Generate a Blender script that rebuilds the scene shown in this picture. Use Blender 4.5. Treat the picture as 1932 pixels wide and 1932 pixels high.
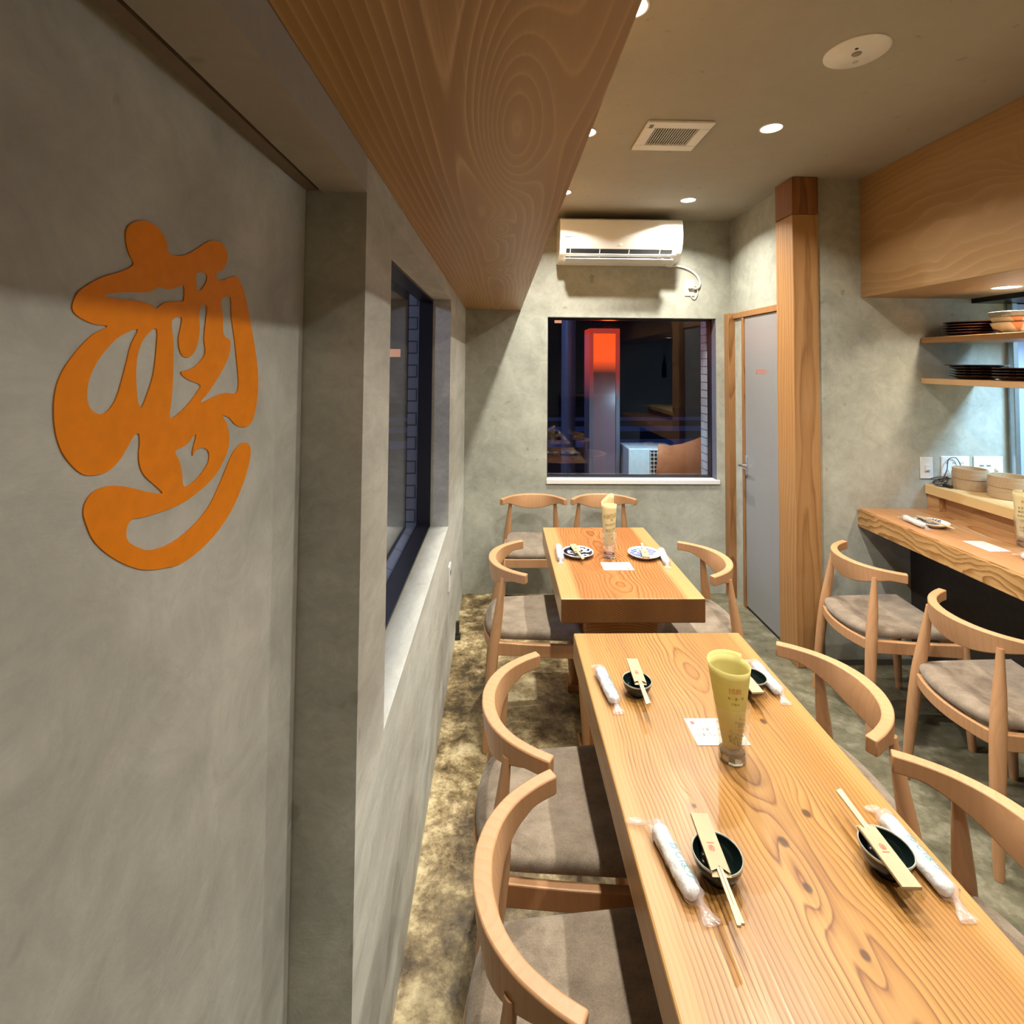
import bpy, bmesh, math, random
from mathutils import Vector, Matrix, geometry
from math import pi, sin, cos, radians, sqrt
random.seed(7)
for o in list(bpy.data.objects): bpy.data.objects.remove(o)
C = bpy.context.scene.collection
S = bpy.context.scene

# ---------------------------------------------------------------- camera
cd = bpy.data.cameras.new('camera'); cam = bpy.data.objects.new('camera', cd); C.objects.link(cam)
cd.sensor_width = 36; cd.lens = 967/1932*36; cd.shift_y = -(966-650)/1932; cd.clip_start = .02
_y, _p, _r = radians(1.30), radians(2.07), radians(0.47)
F = Vector((sin(_y)*cos(_p), cos(_y)*cos(_p), sin(_p)))
R0 = Vector((cos(_y), -sin(_y), 0)); U0 = R0.cross(F)
R_ = R0*cos(_r) + U0*sin(_r); U_ = R_.cross(F)
M = Matrix((R_, U_, -F)).transposed().to_4x4(); M.translation = (0, 0, 1.58)
cam.matrix_world = M; S.camera = cam

# ---------------------------------------------------------------- world, exposure
w = bpy.data.worlds.new('night'); S.world = w; w.use_nodes = True
bg = w.node_tree.nodes['Background']; bg.inputs[0].default_value = (.10, .18, .55, 1); bg.inputs[1].default_value = .12
S.view_settings.view_transform = 'Standard'; S.view_settings.look = 'None'
S.view_settings.gamma = 1; S.view_settings.use_curve_mapping = False
S.view_settings.exposure = 0.0
LAMP_W = 14.6
WARM = (1, .955, .865); COOL = (.42, .70, 1)

def area(name, loc, size, power, col, rot=(0, 0, 0), parent=None, shape='DISK', spread=pi):
    l = bpy.data.lights.new(name, 'AREA'); l.shape = shape; l.size = size; l.energy = power; l.color = col; l.spread = spread
    o = bpy.data.objects.new(name, l); C.objects.link(o); o.location = loc; o.rotation_euler = rot
    if parent: o.parent = parent
    return o

# ---------------------------------------------------------------- node helpers
class NT:
    def __init__(s, name):
        s.m = bpy.data.materials.new(name); s.m.use_nodes = True; s.nt = s.m.node_tree
        s.b = s.nt.nodes['Principled BSDF']; s.out = s.nt.nodes['Material Output']
        s._oc = None
    def new(s, t, **k):
        n = s.nt.nodes.new(t)
        for a, v in k.items(): setattr(n, a, v)
        return n
    def put(s, sock, v):
        if hasattr(v, 'is_output') or isinstance(v, bpy.types.NodeSocket): s.nt.links.new(v, sock)
        elif v is not None:
            if isinstance(v, (tuple, list)) and len(v) == 3 and sock.type == 'RGBA': v = (*v, 1)
            sock.default_value = v
    def co(s):
        if s._oc is None: s._oc = s.new('ShaderNodeTexCoord').outputs['Object']
        return s._oc
    def ma(s, op, a, b=None, c=None, clamp=False):
        n = s.new('ShaderNodeMath', operation=op); n.use_clamp = clamp
        s.put(n.inputs[0], a)
        if b is not None: s.put(n.inputs[1], b)
        if c is not None: s.put(n.inputs[2], c)
        return n.outputs[0]
    def sep(s, v=None):
        n = s.new('ShaderNodeSeparateXYZ'); s.put(n.inputs[0], v or s.co()); return n.outputs
    def comb(s, x=0, y=0, z=0):
        n = s.new('ShaderNodeCombineXYZ')
        for i, v in enumerate((x, y, z)): s.put(n.inputs[i], v)
        return n.outputs[0]
    def mp(s, scale=(1, 1, 1), loc=(0, 0, 0), v=None):
        n = s.new('ShaderNodeMapping'); s.put(n.inputs[0], v or s.co())
        n.inputs['Scale'].default_value = scale; n.inputs['Location'].default_value = loc; return n.outputs[0]
    def noise(s, v, scale=1, detail=3, rough=.5, dist=0):
        n = s.new('ShaderNodeTexNoise'); s.put(n.inputs['Vector'], v); n.inputs['Scale'].default_value = scale
        n.inputs['Detail'].default_value = detail; n.inputs['Roughness'].default_value = rough; n.inputs['Distortion'].default_value = dist
        return n.outputs['Fac']
    def ramp(s, f, stops, interp='LINEAR'):
        n = s.new('ShaderNodeValToRGB'); s.put(n.inputs[0], f); cr = n.color_ramp; cr.interpolation = interp
        while len(cr.elements) < len(stops): cr.elements.new(.5)
        for e, (p, c) in zip(cr.elements, stops):
            e.position = p; e.color = (*c, 1) if isinstance(c, (tuple, list)) else (c, c, c, 1)
        return n.outputs[0]
    def mix(s, f, a, b, blend='MIX'):
        n = s.new('ShaderNodeMix', data_type='RGBA', blend_type=blend)
        s.put(n.inputs[0], f); s.put(n.inputs[6], a); s.put(n.inputs[7], b); return n.outputs[2]
    def bump(s, h, strength=.2, dist=.01):
        n = s.new('ShaderNodeBump'); s.put(n.inputs['Height'], h); n.inputs['Strength'].default_value = strength
        n.inputs['Distance'].default_value = dist; s.nt.links.new(n.outputs[0], s.b.inputs['Normal'])
    def base(s, c, rough=.5, metal=0, spec=.5):
        s.put(s.b.inputs['Base Color'], c); s.put(s.b.inputs['Roughness'], rough)
        s.put(s.b.inputs['Metallic'], metal); s.put(s.b.inputs['Specular IOR Level'], spec); return s.m

def simple(name, c, rough=.5, metal=0, spec=.5, var=.06, scale=30, bump=0, coat=0):
    t = NT(name)
    f = t.noise(t.mp(), scale, 3)
    col = t.ramp(f, [(.3, tuple(x*(1-var) for x in c)), (.7, tuple(min(1, x*(1+var)) for x in c))])
    t.base(col, rough, metal, spec)
    if coat: t.b.inputs['Coat Weight'].default_value = coat; t.b.inputs['Coat Roughness'].default_value = .05
    if bump: t.bump(f, bump, .003)
    return t.m

def emit(name, c, k):
    t = NT(name); t.base(c, .4); t.put(t.b.inputs['Emission Color'], c); t.b.inputs['Emission Strength'].default_value = k; return t.m

def plaster(name, dark, light, streak=(1.0, 1.0, 1.0), rough=.75, k=1.0):
    t = NT(name)
    a = t.noise(t.mp(streak), 1.5, 6, .6, .8)
    b = t.noise(t.mp(streak, (7, 3, 1)), 5, 8, .65, .7)
    c = t.noise(t.mp((1, 1, 1), (1, 8, 3)), 26, 5, .6)
    f = t.ma('ADD', t.ma('MULTIPLY', a, .6), t.ma('ADD', t.ma('MULTIPLY', b, .33), t.ma('MULTIPLY', c, .07)))
    d2 = t.noise(t.mp(streak, (2, 9, 4)), 9, 10, .75, 1.6)
    f = t.ma('ADD', t.ma('MULTIPLY', f, .72), t.ma('MULTIPLY', d2, .28))
    col = t.ramp(f, [(.38, dark), (.5, tuple((x+y)/2 for x, y in zip(dark, light))), (.60, light)])
    sp = t.noise(t.mp((1, 1, 1), (3, 3, 9)), 18, 2, .4)
    col = t.mix(t.ramp(sp, [(.72, 0), (.78, .35)]), col, tuple(x*.45 for x in dark))
    t.base(col, t.ramp(b, [(.3, rough-.18), (.7, rough)]), 0, .35)
    t.bump(t.ma('ADD', t.ma('MULTIPLY', b, .7), t.ma('MULTIPLY', c, .3)), .22*k, .01)
    return t.m

def wood(name, light, mid, dark, ax=('x', 'y', 'z'), u0=0, w0=-.06, K=60, warp=1.6, whorls=(), rough=.4, sap=None, sapc=None,
         vs=1.1, us=5, knots=(), coat=0, seed=0, contrast=1.0):
    """flat-sawn board: growth rings round an axis that wanders below the surface. ax = (across, along, thickness)"""
    t = NT(name); xyz = dict(zip('xyz', t.sep()))
    u, v, wz = (xyz[a] for a in ax)
    du = t.ma('SUBTRACT', u, u0)
    wander = t.noise(t.comb(seed, t.ma('MULTIPLY', v, vs*.8), seed*2.3), 1, 2)
    dw = t.ma('ADD', t.ma('SUBTRACT', wz, w0), t.ma('MULTIPLY', t.ma('SUBTRACT', wander, .5), .14))
    du = t.ma('ADD', du, t.ma('MULTIPLY', t.ma('SUBTRACT', t.noise(t.comb(seed+5, t.ma('MULTIPLY', v, vs), 1), 1, 2), .5), .08))
    r = t.ma('SQRT', t.ma('ADD', t.ma('MULTIPLY', du, du), t.ma('MULTIPLY', dw, dw)))
    wn = t.noise(t.comb(t.ma('MULTIPLY', u, us), t.ma('MULTIPLY', v, vs*1.4), t.ma('ADD', t.ma('MULTIPLY', wz, us), seed)), 1, 3, .45)
    h = t.ma('ADD', t.ma('MULTIPLY', r, K), t.ma('MULTIPLY', wn, warp))
    for (uc, vc, su, sv, amp) in whorls:
        p = t.ma('DIVIDE', t.ma('SUBTRACT', u, uc), su); q = t.ma('DIVIDE', t.ma('SUBTRACT', v, vc), sv)
        e = t.ma('POWER', 2.718, t.ma('MULTIPLY', t.ma('ADD', t.ma('MULTIPLY', p, p), t.ma('MULTIPLY', q, q)), -1))
        h = t.ma('ADD', h, t.ma('MULTIPLY', e, amp))
    kmask = None
    for (uc, vc, rad) in knots:
        p = t.ma('DIVIDE', t.ma('SUBTRACT', u, uc), rad); q = t.ma('DIVIDE', t.ma('SUBTRACT', v, vc), rad*1.3)
        d2 = t.ma('ADD', t.ma('MULTIPLY', p, p), t.ma('MULTIPLY', q, q))
        q3 = t.ma('MULTIPLY', q, .35); d3 = t.ma('ADD', t.ma('MULTIPLY', p, p), t.ma('MULTIPLY', q3, q3))
        h = t.ma('ADD', h, t.ma('MULTIPLY', t.ma('POWER', 2.718, t.ma('MULTIPLY', d3, -.22)), 1.6))
        km = t.ma('SUBTRACT', 1, t.ma('SMOOTHSTEP' if False else 'MULTIPLY', d2, 1), clamp=True)
        ring = t.ma('MULTIPLY', km, 1.4, clamp=True)
        kmask = ring if kmask is None else t.ma('MAXIMUM', kmask, ring)
    ring = t.ma('FRACT', h)
    fine = t.noise(t.comb(t.ma('MULTIPLY', u, 260), t.ma('MULTIPLY', v, 5), t.ma('MULTIPLY', wz, 260)), 1, 2, .6)
    amt = t.noise(t.comb(t.ma('MULTIPLY', u, 9), t.ma('MULTIPLY', v, 1.5), seed+2), 1, 2)
    prof = t.ramp(ring, [(0, .55), (.06, .12), (.45, .22), (.82, .62), (.93, 1.0), (1.0, .55)])
    f = t.ma('MULTIPLY', t.ma('ADD', prof, t.ma('MULTIPLY', t.ma('SUBTRACT', fine, .5), .9)), t.ma('MULTIPLY', t.ma('ADD', amt, .42), contrast), clamp=True)
    col = t.ramp(f, [(0, light), (.45, mid), (1, dark)])
    broad = t.noise(t.comb(t.ma('MULTIPLY', u, 7), t.ma('MULTIPLY', v, .6), seed+9), 1, 2)
    col = t.mix(t.ramp(broad, [(.4, 0), (.65, .5)]), col, t.mix(.55, mid, dark))
    if sap:
        a = t.ma('ABSOLUTE', t.ma('SUBTRACT', u, sap[0]))
        a = t.ma('MULTIPLY', t.ma('SUBTRACT', a, sap[1]), 40, clamp=True)
        col = t.mix(t.ma('MULTIPLY', a, .55), col, sapc)
    if kmask is not None: col = t.mix(t.ma('MULTIPLY', kmask, .85), col, tuple(x*.35 for x in dark))
    t.base(col, t.ramp(fine, [(.3, rough-.06), (.7, rough+.1)]), 0, .4)
    t.bump(t.ma('ADD', t.ma('MULTIPLY', ring, -.3), t.ma('MULTIPLY', fine, .6)), .08, .003)
    if coat: t.b.inputs['Coat Weight'].default_value = coat; t.b.inputs['Coat Roughness'].default_value = .25
    return t.m

# ---------------------------------------------------------------- mesh helpers
def bx(bm, x0, x1, y0, y1, z0, z1):
    v = [bm.verts.new((x, y, z)) for x in (x0, x1) for y in (y0, y1) for z in (z0, z1)]
    for f in ((0, 1, 3, 2), (4, 6, 7, 5), (0, 4, 5, 1), (2, 3, 7, 6), (0, 2, 6, 4), (1, 5, 7, 3)): bm.faces.new([v[i] for i in f])
    return bm
def box(*a): return bx(bmesh.new(), *a)
def boxes(*L):
    bm = bmesh.new()
    for a in L: bx(bm, *a)
    return bm
def loft(rings, closed=True, cap=True, bm=None):
    bm = bm or bmesh.new(); R = [[bm.verts.new(p) for p in r] for r in rings]; n = len(R[0])
    for a, b in zip(R, R[1:]):
        for i in range(n if closed else n-1):
            j = (i+1) % n; bm.faces.new((a[i], a[j], b[j], b[i]))
    if cap: bm.faces.new(R[0][::-1]); bm.faces.new(R[-1])
    return bm
def tube(pts, rad, n=14, bm=None, cap=True):
    pts = [Vector(p) for p in pts]; rings = []
    rs = rad if isinstance(rad, (list, tuple)) else [rad]*len(pts)
    d0 = (pts[1]-pts[0]).normalized(); up = Vector((0, 0, 1)) if abs(d0.z) < .9 else Vector((1, 0, 0))
    a = d0.cross(up).normalized()
    for i, p in enumerate(pts):
        d = (pts[min(i+1, len(pts)-1)]-pts[max(i-1, 0)]).normalized()
        a = (a-d*a.dot(d)).normalized(); b = d.cross(a)
        rings.append([p+(a*cos(2*pi*k/n)+b*sin(2*pi*k/n))*rs[i] for k in range(n)])
    return loft(rings, cap=cap, bm=bm)
def lathe(prof, n=40, bm=None, cx=0, cy=0, close=False):
    bm = bm or bmesh.new(); R = []
    for r, z in prof:
        R.append([bm.verts.new((cx, cy, z))] if r < 1e-6 else [bm.verts.new((cx+r*cos(2*pi*k/n), cy+r*sin(2*pi*k/n), z)) for k in range(n)])
    pr = list(zip(R, R[1:])) + ([(R[-1], R[0])] if close else [])
    for a, b in pr:
        if len(a) == 1 and len(b) == 1: continue
        for k in range(n):
            j = (k+1) % n
            if len(a) == 1: bm.faces.new((a[0], b[j], b[k]))
            elif len(b) == 1: bm.faces.new((a[k], a[j], b[0]))
            else: bm.faces.new((a[k], a[j], b[j], b[k]))
    return bm
def cr(pts, n=6, closed=False):
    P = [Vector(p) for p in pts]; out = []; N = len(P)
    rng = range(N) if closed else range(N-1)
    g = (lambda i: P[i % N]) if closed else (lambda i: P[max(0, min(N-1, i))])
    for i in rng:
        a, b, c, d = g(i-1), g(i), g(i+1), g(i+2)
        for k in range(n):
            t = k/n; out.append(.5*((2*b)+(c-a)*t+(2*a-5*b+4*c-d)*t*t+(3*b-a-3*c+d)*t**3))
    if not closed: out.append(P[-1])
    return out
def obj(name, bm, m, parent=None, smooth=None, bevel=0, seg=2, loc=None):
    me = bpy.data.meshes.new(name)
    bmesh.ops.recalc_face_normals(bm, faces=bm.faces); bm.to_mesh(me); bm.free()
    me.materials.append(m)
    o = bpy.data.objects.new(name, me); C.objects.link(o)
    if parent: o.parent = parent
    if loc: o.location = loc
    if smooth is not None:
        for p in me.polygons: p.use_smooth = True
        me.set_sharp_from_angle(angle=radians(smooth))
    if bevel:
        b = o.modifiers.new('bevel', 'BEVEL'); b.width = bevel; b.segments = seg; b.limit_method = 'ANGLE'; b.angle_limit = radians(40)
        b.harden_normals = False
    return o
def thing(name, label, cat, loc=(0, 0, 0), rz=0, group=None):
    o = bpy.data.objects.new(name, None); C.objects.link(o); o.empty_display_size = .05
    o.location = loc; o.rotation_euler = (0, 0, rz); return tag(o, label, cat, group)
def tag(o, label, cat, group=None, kind=None):
    o['label'] = label; o['category'] = cat
    if group: o['group'] = group
    if kind: o['kind'] = kind
    return o
def struct(name, bm, m, label=None, **k):
    o = obj(name, bm, m, **k); o['kind'] = 'structure'
    if label: o['label'] = label; 
    return o
def kids(o): return [c for c in bpy.data.objects if c.parent == o]
def dup(root, loc, rz, label, group=None, par=None):
    r = root.copy(); C.objects.link(r)
    if par is None: r.location = loc; r.rotation_euler = (0, 0, rz); r['label'] = label
    else: r.parent = par
    if group: r['group'] = group
    for ch in kids(root): dup(ch, None, None, None, None, r)
    return r
def text_mesh(s, size, flip=False, spacing=1.0, align='CENTER'):
    """flat mesh of lettering in the XY plane, returned as bmesh"""
    c = bpy.data.curves.new('lettering', 'FONT'); c.body = s; c.size = size; c.align_x = align; c.align_y = 'CENTER'; c.space_character = spacing
    c.resolution_u = 2
    o = bpy.data.objects.new('tmp', c); C.objects.link(o)
    me = bpy.data.meshes.new_from_object(o.evaluated_get(bpy.context.evaluated_depsgraph_get()))
    bm = bmesh.new(); bm.from_mesh(me)
    bpy.data.objects.remove(o); bpy.data.curves.remove(c); bpy.data.meshes.remove(me)
    if flip:
        for v in bm.verts: v.co.x *= -1
    return bm
def xf(bm, M):
    bmesh.ops.transform(bm, matrix=M, verts=bm.verts); return bm
def join(bms):
    out = bmesh.new()
    for b in bms:
        me = bpy.data.meshes.new('t'); b.to_mesh(me); out.from_mesh(me); b.free(); bpy.data.meshes.remove(me)
    return out
def poly_fill(loops, thick=0.0):
    """2-D outline with holes -> bmesh in XY, optional thickness in +Z"""
    bm = bmesh.new(); ed = []
    for lp in loops:
        vs = [bm.verts.new((x, y, 0)) for x, y in lp]
        ed += [bm.edges.new((vs[i], vs[(i+1) % len(vs)])) for i in range(len(vs))]
    bmesh.ops.triangle_fill(bm, use_beauty=True, use_dissolve=False, edges=ed)
    if thick:
        g = bmesh.ops.extrude_face_region(bm, geom=list(bm.faces))
        bmesh.ops.translate(bm, vec=(0, 0, thick), verts=[v for v in g['geom'] if isinstance(v, bmesh.types.BMVert)])
    return bm
# ---------------------------------------------------------------- materials
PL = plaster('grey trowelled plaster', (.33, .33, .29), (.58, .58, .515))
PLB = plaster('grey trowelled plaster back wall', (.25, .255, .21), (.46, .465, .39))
PLC = plaster('ceiling plaster', (.32, .295, .24), (.365, .335, .275), rough=.85, k=.4)
PLS = plaster('streaked plaster under window', (.33, .33, .285), (.56, .56, .49), streak=(2, .7, 2.5))
PLP = plaster('smooth plaster reveal', (.27, .25, .215), (.34, .32, .275), k=.6)

def floor_mat():
    t = NT('worn mottled concrete floor')
    a = t.noise(t.mp((1, 1, 1), (0, 0, 0)), 3.2, 8, .68, .6); b = t.noise(t.mp((1, 1.15, 1), (4, 4, 0)), 9, 12, .78, .15)
    c = t.noise(t.mp((1, 1, 1), (9, 0, 0)), 45, 4, .6)
    f = t.ma('ADD', t.ma('MULTIPLY', a, .45), t.ma('ADD', t.ma('MULTIPLY', b, .45), t.ma('MULTIPLY', c, .1)))
    col = t.ramp(f, [(.37, (.016, .010, .004)), (.44, (.075, .050, .020)), (.5, (.22, .160, .075)), (.55, (.46, .37, .20)), (.62, (.70, .60, .38))])
    # greener, duller slab away from the window wall
    x = t.sep()[0]
    g = t.ma('MULTIPLY', t.ma('SUBTRACT', t.ma('ADD', x, t.ma('MULTIPLY', a, .5)), 1.0), 2.2, clamp=True)
    col = t.mix(g, col, t.ramp(f, [(.35, (.045, .042, .026)), (.5, (.13, .12, .075)), (.65, (.30, .28, .20))]))
    t.base(col, t.ramp(b, [(.35, .22), (.6, .55)]), 0, .5)
    t.bump(f, .5, .01); return t.m
FLOOR = floor_mat()

SOF = wood('elm veneer soffit underside', (.30, .158, .048), (.36, .20, .066), (.50, .31, .135), u0=-.03, w0=1.90, K=60, warp=2.4,
           whorls=[(.012, .78, .060, .30, 9.0), (-.005, 1.40, .030, .10, 4.2), (-.01, 2.02, .036, .12, 4.0)], rough=.42, us=2.6, vs=.55, contrast=1.0, coat=.15)
SOF2 = wood('elm veneer bulkhead', (.285, .165, .068), (.34, .205, .09), (.45, .30, .155), ax=('z', 'y', 'x'), u0=2.18, w0=1.80, K=34, warp=5.0,
            whorls=[(2.36, 1.75, .06, .16, 4)], rough=.45, us=3.2, vs=1.5, contrast=.6, seed=4)
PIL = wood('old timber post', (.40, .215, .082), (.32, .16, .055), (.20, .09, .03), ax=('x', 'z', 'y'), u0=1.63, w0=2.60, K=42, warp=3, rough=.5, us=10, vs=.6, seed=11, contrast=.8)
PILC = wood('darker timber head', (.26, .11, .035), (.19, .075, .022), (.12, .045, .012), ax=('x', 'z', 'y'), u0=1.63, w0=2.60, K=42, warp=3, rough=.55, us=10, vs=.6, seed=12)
TRIM = wood('door trim timber', (.36, .19, .075), (.27, .13, .045), (.15, .065, .02), ax=('x', 'z', 'y'), u0=1.6, w0=3.4, K=60, warp=2, rough=.5, us=8, seed=14)
TT1 = wood('pine slab near table', (.375, .203, .058), (.30, .143, .035), (.135, .048, .011), u0=.035, w0=-.035, K=120, warp=3.6, rough=.34, us=3.6, vs=2.2, seed=1.5,
           knots=[(.090, -.060, .0095), (.011, -.119, .0105), (.006, -.202, .0085), (.033, -.301, .008), (.138, .198, .009), (-.125, -.040, .005)], sap=(.0, .225), sapc=(.41, .235, .08), coat=.12)
TT2 = wood('pine slab far table', (.41, .19, .060), (.32, .125, .034), (.16, .050, .011), u0=-.02, w0=-.03, K=80, warp=5.0, rough=.34, us=3.4, vs=3.2, seed=6.5,
           sap=(.0, .19), sapc=(.52, .34, .14), coat=.25)
ENDG = wood('oiled dark end grain', (.20, .085, .022), (.13, .05, .013), (.075, .026, .007), ax=('x', 'y', 'z'), u0=0, w0=-.09, K=120, warp=1.5, rough=.4, us=8, seed=3)
CT = wood('counter top slab', (.50, .27, .12), (.40, .195, .075), (.25, .11, .035), u0=2.25, w0=.74, K=60, warp=4, rough=.36, us=3, vs=1.6, seed=21, coat=.25)
CTF = wood('counter front edge', (.56, .36, .15), (.40, .22, .075), (.21, .095, .028), ax=('z', 'y', 'x'), u0=.70, w0=1.86, K=46, warp=5.5, rough=.45, us=7, vs=3.4, seed=23, contrast=1.35)
RIS = wood('pale riser board', (.70, .50, .24), (.60, .40, .17), (.45, .27, .10), ax=('z', 'y', 'x'), u0=.9, w0=2.0, K=40, warp=3, rough=.45, us=6, vs=1, seed=25, contrast=.6)
RISB = wood('riser back board', (.50, .28, .12), (.38, .20, .075), (.24, .11, .035), ax=('z', 'y', 'x'), u0=.88, w0=2.2, K=46, warp=4, rough=.5, us=6, vs=1.4, seed=26, contrast=.7)
SHF = wood('shelf board', (.58, .38, .20), (.48, .29, .14), (.34, .18, .08), ax=('z', 'y', 'x'), u0=1.6, w0=2.0, K=40, warp=3, rough=.45, us=6, vs=1, seed=28, contrast=.6)
BEECH = wood('pale beech chair wood', (.48, .265, .130), (.43, .228, .105), (.35, .175, .075), ax=('x', 'z', 'y'), K=50, warp=2, rough=.42, us=9, vs=2, contrast=.45, seed=31)
def fabric():
    t = NT('taupe wool seat fabric'); a = t.noise(t.mp(), 380, 2, .7); b = t.noise(t.mp((1, 1.5, 1)), 16, 5, .7); 
    f = t.ma('ADD', t.ma('MULTIPLY', a, .4), t.ma('MULTIPLY', b, .6))
    t.base(t.ramp(f, [(.35, (.14, .109, .078)), (.65, (.285, .227, .165))]), .95, 0, .1)
    t.b.inputs['Sheen Weight'].default_value = .25; t.bump(a, .4, .002); return t.m
FAB = fabric()
ORANGE = simple('orange emblem paint', (.88, .26, .004), .45, var=.05, scale=60, bump=.1, spec=.2)
GREYDOOR = simple('grey lacquered door', (.235, .24, .24), .40, var=.02)
BLACK = simple('black', (.012, .011, .010), .5)
DARKWOOD = simple('dark brown counter panel', (.030, .024, .018), .6, var=.2)
BROWNFR = simple('dark window frame', (.012, .012, .018), .35)
WHITEPL = simple('white plastic', (.72, .71, .67), .35, var=.01)
ACW = simple('gloss white air conditioner', (.86, .85, .78), .16, var=.01, coat=.5)
SILLW = simple('white sill board', (.72, .70, .66), .4, var=.02)
CHROME = simple('chrome', (.75, .75, .75), .12, 1, var=.02)
STEEL = simple('brushed steel', (.42, .45, .48), .3, 1, var=.05)
KPANEL = simple('pale blue kitchen panel', (.36, .44, .66), .30, var=.02)
LACQ = simple('dark red-brown lacquer', (.035, .012, .008), .14, var=.1, coat=.6)
PAPER = simple('white card', (.50, .50, .465), .7, var=.01)
SLEEVE = simple('kraft paper sleeve', (.38, .285, .165), .7, var=.05)
STICK = simple('bare wood chopsticks', (.58, .46, .25), .5, var=.05)
REDINK = simple('faded red ink', (.50, .10, .05), .6)
INK = simple('dark brown ink', (.03, .022, .012), .6)
GREYINK = simple('grey pencil ink', (.16, .17, .15), .6)
TEAL = simple('teal print', (.03, .22, .25), .5)
TOWEL = simple('white rolled towel', (.62, .63, .60), .9, var=.10, scale=110, bump=.9)
SAUCE = simple('black green glaze', (.006, .012, .010), .16, var=.3, scale=12, spec=.4)
RIMG0 = None
RIMG = simple('pale grey glaze rim', (.42, .42, .35), .3, var=.3, scale=60)
BAMB = wood('steamer bamboo', (.43, .30, .175), (.37, .245, .135), (.29, .18, .09), ax=('z', 'x', 'y'), K=90, warp=1, rough=.55, us=20, vs=3, contrast=.35, seed=40)
STONE = simple('grey speckled stoneware', (.13, .15, .15), .4, var=.3, scale=70)
def patched():
    t = NT('cream and rust stoneware'); f = t.noise(t.mp(), 14, 1, .3)
    t.base(t.ramp(f, [(.47, (.62, .55, .42)), (.50, (.45, .17, .07))]), .35); return t.m
RUST = patched()
def seethrough(name, tint, refl_rough, base_fac, edge=.9, white=0.0, col=(.9, .9, .9)):
    """thin clear sheet: passes light, mirrors more at grazing angles"""
    t = NT(name); tr = t.new('ShaderNodeBsdfTransparent'); tr.inputs[0].default_value = (*tint, 1)
    gl = t.new('ShaderNodeBsdfGlossy'); gl.inputs['Roughness'].default_value = refl_rough; gl.inputs[0].default_value = (1, 1, 1, 1)
    lw = t.new('ShaderNodeLayerWeight'); fz = t.ma('ADD', base_fac, t.ma('MULTIPLY', t.ma('POWER', lw.outputs['Facing'], 5), edge))
    mx = t.new('ShaderNodeMixShader'); t.nt.links.new(fz, mx.inputs[0]); t.nt.links.new(tr.outputs[0], mx.inputs[1]); t.nt.links.new(gl.outputs[0], mx.inputs[2])
    last = mx
    if white:
        df = t.new('ShaderNodeBsdfDiffuse'); df.inputs[0].default_value = (*col, 1); m2 = t.new('ShaderNodeMixShader'); m2.inputs[0].default_value = white
        t.nt.links.new(mx.outputs[0], m2.inputs[1]); t.nt.links.new(df.outputs[0], m2.inputs[2]); last = m2
    t.nt.links.new(last.outputs[0], t.out.inputs[0]); return t.m
PANE = seethrough('window pane', (.93, .94, .95), .0, .035, .85)
FILM = seethrough('clear plastic film', (.97, .96, .96), .12, .06, white=.13, col=(.95, .85, .83))
def glassm():
    t = NT('tumbler glass'); t.base((.97, .97, .96), .0); t.b.inputs['Transmission Weight'].default_value = 1; t.b.inputs['IOR'].default_value = 1.45; return t.m
GLASS = seethrough('clear tumbler glass', (.97, .97, .96), .02, .07, .9, white=.03)
GLASSR = glassm()
def rollpaper(name, c):
    t = NT(name); f = t.noise(t.mp(), 25, 4); t.base(t.ramp(f, [(.3, tuple(x*.9 for x in c)), (.7, c)]), .6, 0, .2)
    tl = t.new('ShaderNodeBsdfTranslucent'); tl.inputs[0].default_value = (*c, 1); mx = t.new('ShaderNodeMixShader'); mx.inputs[0].default_value = .35
    t.nt.links.new(t.b.outputs[0], mx.inputs[1]); t.nt.links.new(tl.outputs[0], mx.inputs[2]); t.nt.links.new(mx.outputs[0], t.out.inputs[0]); return t.m
ROLL1 = rollpaper('yellow waxed menu paper', (.74, .66, .27)); ROLL2 = rollpaper('cream menu paper', (.86, .74, .42))
LAMPM = emit('lit downlight diffuser', (1, .93, .78), 14)
TILE = NT('white exterior tile')
_b = TILE.new('ShaderNodeTexBrick'); TILE.put(_b.inputs['Vector'], TILE.comb(TILE.ma('ADD', TILE.sep()[0], TILE.sep()[1]), TILE.sep()[2], 0))
_b.inputs['Scale'].default_value = 1; _b.inputs['Brick Width'].default_value = .20; _b.inputs['Row Height'].default_value = .058; _b.inputs['Mortar Size'].default_value = .0035
_b.inputs['Color1'].default_value = (.42, .43, .45, 1); _b.inputs['Color2'].default_value = (.36, .37, .40, 1); _b.inputs['Mortar'].default_value = (.08, .08, .09, 1)
TILE = TILE.base(_b.outputs[0], .4)
PAVE = NT('red brick pavement')
_b = PAVE.new('ShaderNodeTexBrick'); PAVE.put(_b.inputs['Vector'], PAVE.co())
_b.inputs['Scale'].default_value = 1; _b.inputs['Brick Width'].default_value = .2; _b.inputs['Row Height'].default_value = .1; _b.inputs['Mortar Size'].default_value = .004
_b.inputs['Color1'].default_value = (.22, .10, .09, 1); _b.inputs['Color2'].default_value = (.16, .08, .08, 1); _b.inputs['Mortar'].default_value = (.1, .09, .09, 1)
PAVE = PAVE.base(_b.outputs[0], .6)
ASPH = simple('night asphalt', (.03, .035, .05), .6)
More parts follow.
